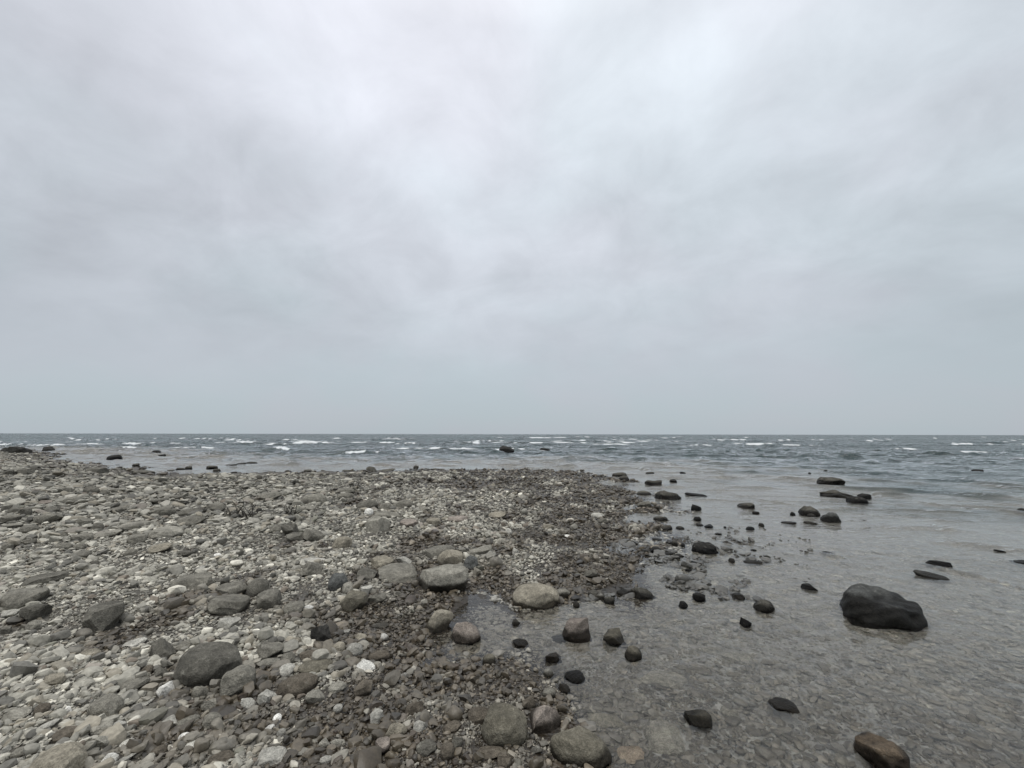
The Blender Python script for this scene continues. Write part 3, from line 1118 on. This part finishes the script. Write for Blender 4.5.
def look(r):
    n = r['o'].name.split('.')[0]
    size = '' if n in ('boulder', 'flat_stone', 'sunken_stone') else 'little ' if r['wid'] < 0.1 else 'small ' if r['wid'] < 0.2 else ''
    return f"{size}{PAL[r['col']][1]} {WORD[r['s']]} {NOUN[n]}".replace('slab-like slab', 'tilted slab')


def mid(r):
    b = r['box']
    return (b[0] + b[2]) / 2, (b[1] + b[3]) / 2


def relation(r, m):
    (x, y), (mx_, my_) = mid(r), mid(m)
    dx, dy = x - mx_, (y - my_) * 1.8
    if abs(dx) > abs(dy):
        return 'on the water side of' if dx > 0 else 'on the land side of'
    return 'behind' if dy < 0 else 'in front of'


def gap(r, m):
    (x, y), (mx_, my_) = mid(r), mid(m)
    return math.hypot(x - mx_, (y - my_) * 1.8)


taken = set(r['label'] for r in stones if r['label'])
for r in stones:
    if r['label']:
        r['o']['label'] = r['label']
        continue
    lk = look(r)
    done = False
    for m in sorted(marks, key=lambda m: gap(r, m))[:9]:
        rel = relation(r, m)
        rivals = [q for q in stones if q is not r and not q['label'] and look(q) == lk and relation(q, m) == rel and gap(q, m) < gap(r, m)]
        lab = f"{lk} {rel} {m['mark']}" if gap(r, m) > 60 else f"{lk} close {rel} {m['mark']}".replace('close on', 'close by on')
        if not rivals and lab not in taken and len(lab.split()) <= 16:
            done = True
            break
    if not done:
        a, b2 = sorted(marks, key=lambda m: gap(r, m))[:2]
        lab = f"{lk} between {a['mark']} and {b2['mark']}"
        if lab in taken or len(lab.split()) > 15:
            for m in sorted(marks, key=lambda m: gap(r, m)):
                lab = f"{lk} further {relation(r, m)} {m['mark']}".replace('further on', 'further off on')
                if lab not in taken and len(lab.split()) <= 16:
                    break
    taken.add(lab)
    r['o']['label'] = lab

# ------------------------------------------------------------------ the pebbles nobody could count
rp = np.random.RandomState(77)
PEB_COL = np.array([(0.43, 0.41, 0.35), (0.33, 0.315, 0.265), (0.23, 0.22, 0.188), (0.14, 0.134, 0.118), (0.31, 0.275, 0.21),
                    (0.66, 0.63, 0.54), (0.20, 0.158, 0.12), (0.27, 0.235, 0.20), (0.18, 0.177, 0.135)])
PEB_P = np.array([0.20, 0.24, 0.22, 0.12, 0.10, 0.045, 0.02, 0.025, 0.025])
PEB_P = PEB_P / PEB_P.sum()
_l = PEB_COL.mean(1, keepdims=True)
PEB_COL = (0.6 * PEB_COL + 0.4 * _l * np.array([1.045, 1.0, 0.90])) * np.array([1.005, 1.0, 0.975])


def pebble_field():
    out = []
    y = 446.0
    while y < 800:
        band = 1.0 if y < 480 else 3.0 if y < 560 else 8.0
        dy = y - 434
        d0 = EYE * F_PX / dy
        px_m = F_PX / math.hypot(d0, EYE)
        # physical size, with the smallest left out where they could not be seen
        smin = max(0.016, 1.7 / px_m)
        n = 0
        area = 1140 * band
        med = max(0.030, smin * 1.25)
        sz = np.clip(med * np.exp(rp.normal(0, 0.46, 20000)), smin, 0.125)
        w = sz * px_m
        foot_px = w * w * np.clip(0.62 * math.sin(math.atan2(EYE, d0)) + 0.28, 0.1, 1)
        n = int(min(20000, 1.9 * area / foot_px.mean()))
        px = rp.uniform(-60, 1080, n)
        py = y + rp.uniform(0, band, n)
        out.append(np.stack([px, py, sz[:n]], -1))
        y += band
    # grit and small chips between the stones close by
    n = 30000
    py_ = rp.uniform(560, 800, n)
    out.append(np.stack([rp.uniform(-40, 700, n), py_, rp.uniform(0.011, 0.024, n)], -1))
    return np.concatenate(out)


pf = pebble_field()
pp = hit(pf[:, 0], pf[:, 1])
# ragged outer edge of the spit: loose wet stones that stand just out of the water
NE = 9000
ex_, ey_ = rp.uniform(560, 810, NE), rp.uniform(467, 600, NE)
ep = on_plane(ex_, ey_)
es = shore_dist(ep[:, 0], ep[:, 1])
ok_ = (es < 0.1) & (rp.rand(NE) < np.exp(es / 1.15) * 0.7) & (wob(ep[:, 0], ep[:, 1], sines(8, 0.5, 3, 55)) > -0.2 - 0.25 * np.minimum(es, 0))
ep = ep[ok_]
pp = np.concatenate([pp, ep])
pf = np.concatenate([pf, np.stack([ex_[ok_], ey_[ok_], np.clip(0.050 * np.exp(rp.normal(0, 0.5, len(ep))), 0.022, 0.17)], -1)])
loose = np.arange(len(pf)) >= len(pf) - len(ep)
s_ = shore_dist(pp[:, 0], pp[:, 1])
dist = np.hypot(pp[:, 0], pp[:, 1])
keep = (dist < 90) & ((s_ > -0.5) | ((dist < 8.5) & (s_ > -9)))
keep &= dist > 1.1
size = pf[:, 2]
for fx, fy, fa, fb, dx, dy in FOOT:
    ex, ey = pp[:, 0] - fx, pp[:, 1] - fy
    lf = ex * dx + ey * dy
    ls_ = ex * dy - ey * dx
    keep &= (np.hypot(ls_ / (fa * 0.92 + 0.01), lf / (fb * 0.92 + 0.01)) > 1.0)
pp, size, s_, dist, loose = pp[keep], size[keep], s_[keep], dist[keep], loose[keep]
N = len(pp)
patch = wob(pp[:, 0], pp[:, 1], sines(8, 0.8, 4, 41))
size = size * np.clip(1 + 0.18 * patch, 0.6, 1.5)
bank = np.clip((-pp[:, 0] - 1.0) / 4, 0, 1) * np.clip((pp[:, 1] - 4.2) / 3, 0, 1)
size = size * (1 + 0.8 * bank * (rp.rand(N) < 0.3))
under = s_ < 0
size = np.where(under & ~loose, np.minimum(size * 1.15, 0.11), size)
colr = PEB_COL[rp.choice(len(PEB_COL), N, p=PEB_P)] * rp.uniform(0.8, 1.18, (N, 1))
zt = ground(pp[:, 0], pp[:, 1], s_)
wet = np.clip((0.138 + 0.045 * wob(pp[:, 0], pp[:, 1], T_WET) - zt) / 0.075, 0, 1)
wet = np.where(rp.rand(N) < 0.05, wet * 0.4, wet)
size = np.where(under & ~loose, size * 0.85, size)
wetmul = np.array([0.245, 0.213, 0.178])
SILT = 1.0
colr = colr * (1 - wet[:, None] * (1 - wetmul))
wid = size
asp = rp.uniform(0.55, 0.95, N)
flat = np.clip(rp.normal(0.52, 0.14, N), 0.24, 0.9)
flat = np.where(under, flat * 0.7, flat)
flat = flat * (1 - 0.35 * bank)
colr = colr * (1 - 0.22 * bank[:, None])
thick = wid * flat
yaw = rp.uniform(0, 2 * math.pi, N)
tilt = rp.normal(0, 0.28, N)
tilt2 = rp.normal(0, 0.28, N)
lift = thick * (0.5 - rp.uniform(0.12, 0.42, N)) + np.where(rp.rand(N) < 0.22, rp.uniform(0, 0.45, N) * thick, 0)
cz = zt + lift
pale = np.clip((pp[:, 1] + 0.15 * pp[:, 0] - 2.2) / 2.6 + 0.12 * patch, 0, 1)[:, None]      # brown algae film inshore, pale silt farther out
bed = (1 - pale) * np.array([0.150, 0.134, 0.105]) + pale * np.array([0.45, 0.44, 0.395])
colr = np.where((s_ < -0.08)[:, None], (0.5 * colr * (0.6 + 0.5 * pale) + 0.55 * bed) * rp.uniform(0.65, 1.25, (N, 1)), colr)
deepish = (s_ < -0.7) | ((dist < 5.2) & (s_ < -0.16 + 0.12 * wob(pp[:, 0], pp[:, 1], T_WET)))
cz = np.where(deepish, np.minimum(cz, -0.012 - thick * 0.5), cz)
cz = np.where(loose, thick * rp.uniform(-0.25, 0.18, N), cz)
colr = np.where(loose[:, None], colr * 0.3, colr)
appw = wid * F_PX / np.hypot(dist, EYE)
V_all, F_all, C_all = [], [], []
voff = 0
SH_CYCLE = ['round', 'flat', 'angular', 'slab', 'slab', 'angular', 'flat', 'craggy', 'angular', 'slab', 'angular', 'angular']
for lod, (lo_, hi_) in {0: (0, 3.6), 1: (3.6, 9.5), 2: (9.5, 1e9)}.items():
    sel = np.where((appw >= lo_) & (appw < hi_))[0]
    protos = [unit_stone(SH_CYCLE[i % 12], 300 + i, lod) for i in range(36)]
    pid = rp.randint(0, 36, len(sel))
    fc = ICO[lod][1]
    for k in range(36):
        ids = sel[pid == k]
        if len(ids) == 0:
            continue
        a = protos[k][None] * (np.stack([wid[ids], wid[ids] * asp[ids], thick[ids]], -1) / 2)[:, None]
        t1, t2, yw = tilt[ids][:, None], tilt2[ids][:, None], yaw[ids][:, None]
        x, y, z = a[..., 0], a[..., 1], a[..., 2]
        x, z = x * np.cos(t1) - z * np.sin(t1), x * np.sin(t1) + z * np.cos(t1)
        y, z = y * np.cos(t2) - z * np.sin(t2), y * np.sin(t2) + z * np.cos(t2)
        x, y = x * np.cos(yw) - y * np.sin(yw), x * np.sin(yw) + y * np.cos(yw)
        v = np.stack([x + pp[ids, 0][:, None], y + pp[ids, 1][:, None], z + cz[ids][:, None]], -1)
        nv = v.shape[1]
        V_all.append(v.reshape(-1, 3))
        F_all.append((fc[None] + (voff + np.arange(len(ids)) * nv)[:, None, None]).reshape(-1, 3))
        cc = np.concatenate([colr[ids], wet[ids][:, None]], -1)
        C_all.append(np.repeat(cc, nv, 0))
        voff += nv * len(ids)
V_all, F_all, C_all = np.concatenate(V_all), np.concatenate(F_all), np.concatenate(C_all)
me = make_mesh('pebble_cover', V_all, F_all.ravel(), np.full(len(F_all), 3))
me.set_sharp_from_angle(angle=math.radians(30))
add_attr(me, 'Col', C_all, 'FLOAT_COLOR')
link('pebbles', me, pebble_material(), kind='stuff', label='countless pale and dark pebbles covering the beach and the shallow bed', category='pebbles')
print('pebbles', N, 'faces', len(F_all), 'stones', len(stones))

# ------------------------------------------------------------------ dead weed tufts
def weed_material():
    m, ns, ls = material('dead_weed')
    b = bsdf_out(ns, ls)
    t = ns.new('ShaderNodeTexCoord')
    nz = node(ns, 'ShaderNodeTexNoise', i_Scale=14.0, i_Detail=3.0)
    ls.new(t.outputs['Object'], nz.inputs['Vector'])
    ls.new(mixc(ns, ls, nz.outputs[0], (0.018, 0.017, 0.014), (0.055, 0.048, 0.035)), b.inputs['Base Color'])
    b.inputs['Roughness'].default_value = 0.85
    return m


WEED = weed_material()


def tuft(px, py, high, spread, n, label, sd_):
    r = random.Random(sd_)
    base = hit(np.array([px]), np.array([py]))[0]
    bm = bmesh.new()

    def stem(p, d, length, rad):
        pts = [Vector(p)]
        d = Vector(d).normalized()
        for _ in range(5):
            d = (d + Vector((r.uniform(-.25, .25), r.uniform(-.25, .25), r.uniform(-.12, .1)))).normalized()
            pts.append(pts[-1] + d * length / 5)
        rings = []
        for i, q in enumerate(pts):
            w_ = rad * (1 - 0.75 * i / 5)
            rings.append([bm.verts.new(q + Vector((math.cos(k * 2.094) * w_, math.sin(k * 2.094) * w_, 0))) for k in range(3)])
        for a, b in zip(rings, rings[1:]):
            for k in range(3):
                bm.faces.new((a[k], a[(k + 1) % 3], b[(k + 1) % 3], b[k]))
        return pts
    for _ in range(n):
        a = r.uniform(0, 6.28)
        p = (r.uniform(-1, 1) * spread * 0.5, r.uniform(-1, 1) * spread * 0.3, -0.02)
        pts = stem(p, (math.cos(a) * 0.7, math.sin(a) * 0.7, 1), high * r.uniform(0.45, 1.0), 0.012)
        for q in pts[2:]:
            for _k in range(2):
                stem(q, (r.uniform(-1, 1), r.uniform(-1, 1), r.uniform(-0.2, 0.8)), high * r.uniform(0.12, 0.3), 0.007)
    me = bpy.data.meshes.new('weed_mesh')
    bm.to_mesh(me)
    bm.free()
    o = link('weed_tuft', me, WEED, label=label, category='weed', group='dead weed tufts on the stone bank')
    o.location = base


tuft(242, 519, 0.36, 0.34, 16, 'largest dark dead weed tuft sprouting between stones beyond the broad smooth slab', 1)
tuft(288, 515, 0.24, 0.26, 12, 'dark dead weed tuft in front of the grey loaf boulder', 2)
tuft(355, 489, 0.34, 0.2, 8, 'thin dead weed tuft standing farther out on the middle of the beach', 3)
tuft(168, 517, 0.10, 0.2, 6, 'low dead weed tuft growing beside the dark hump of rock', 4)
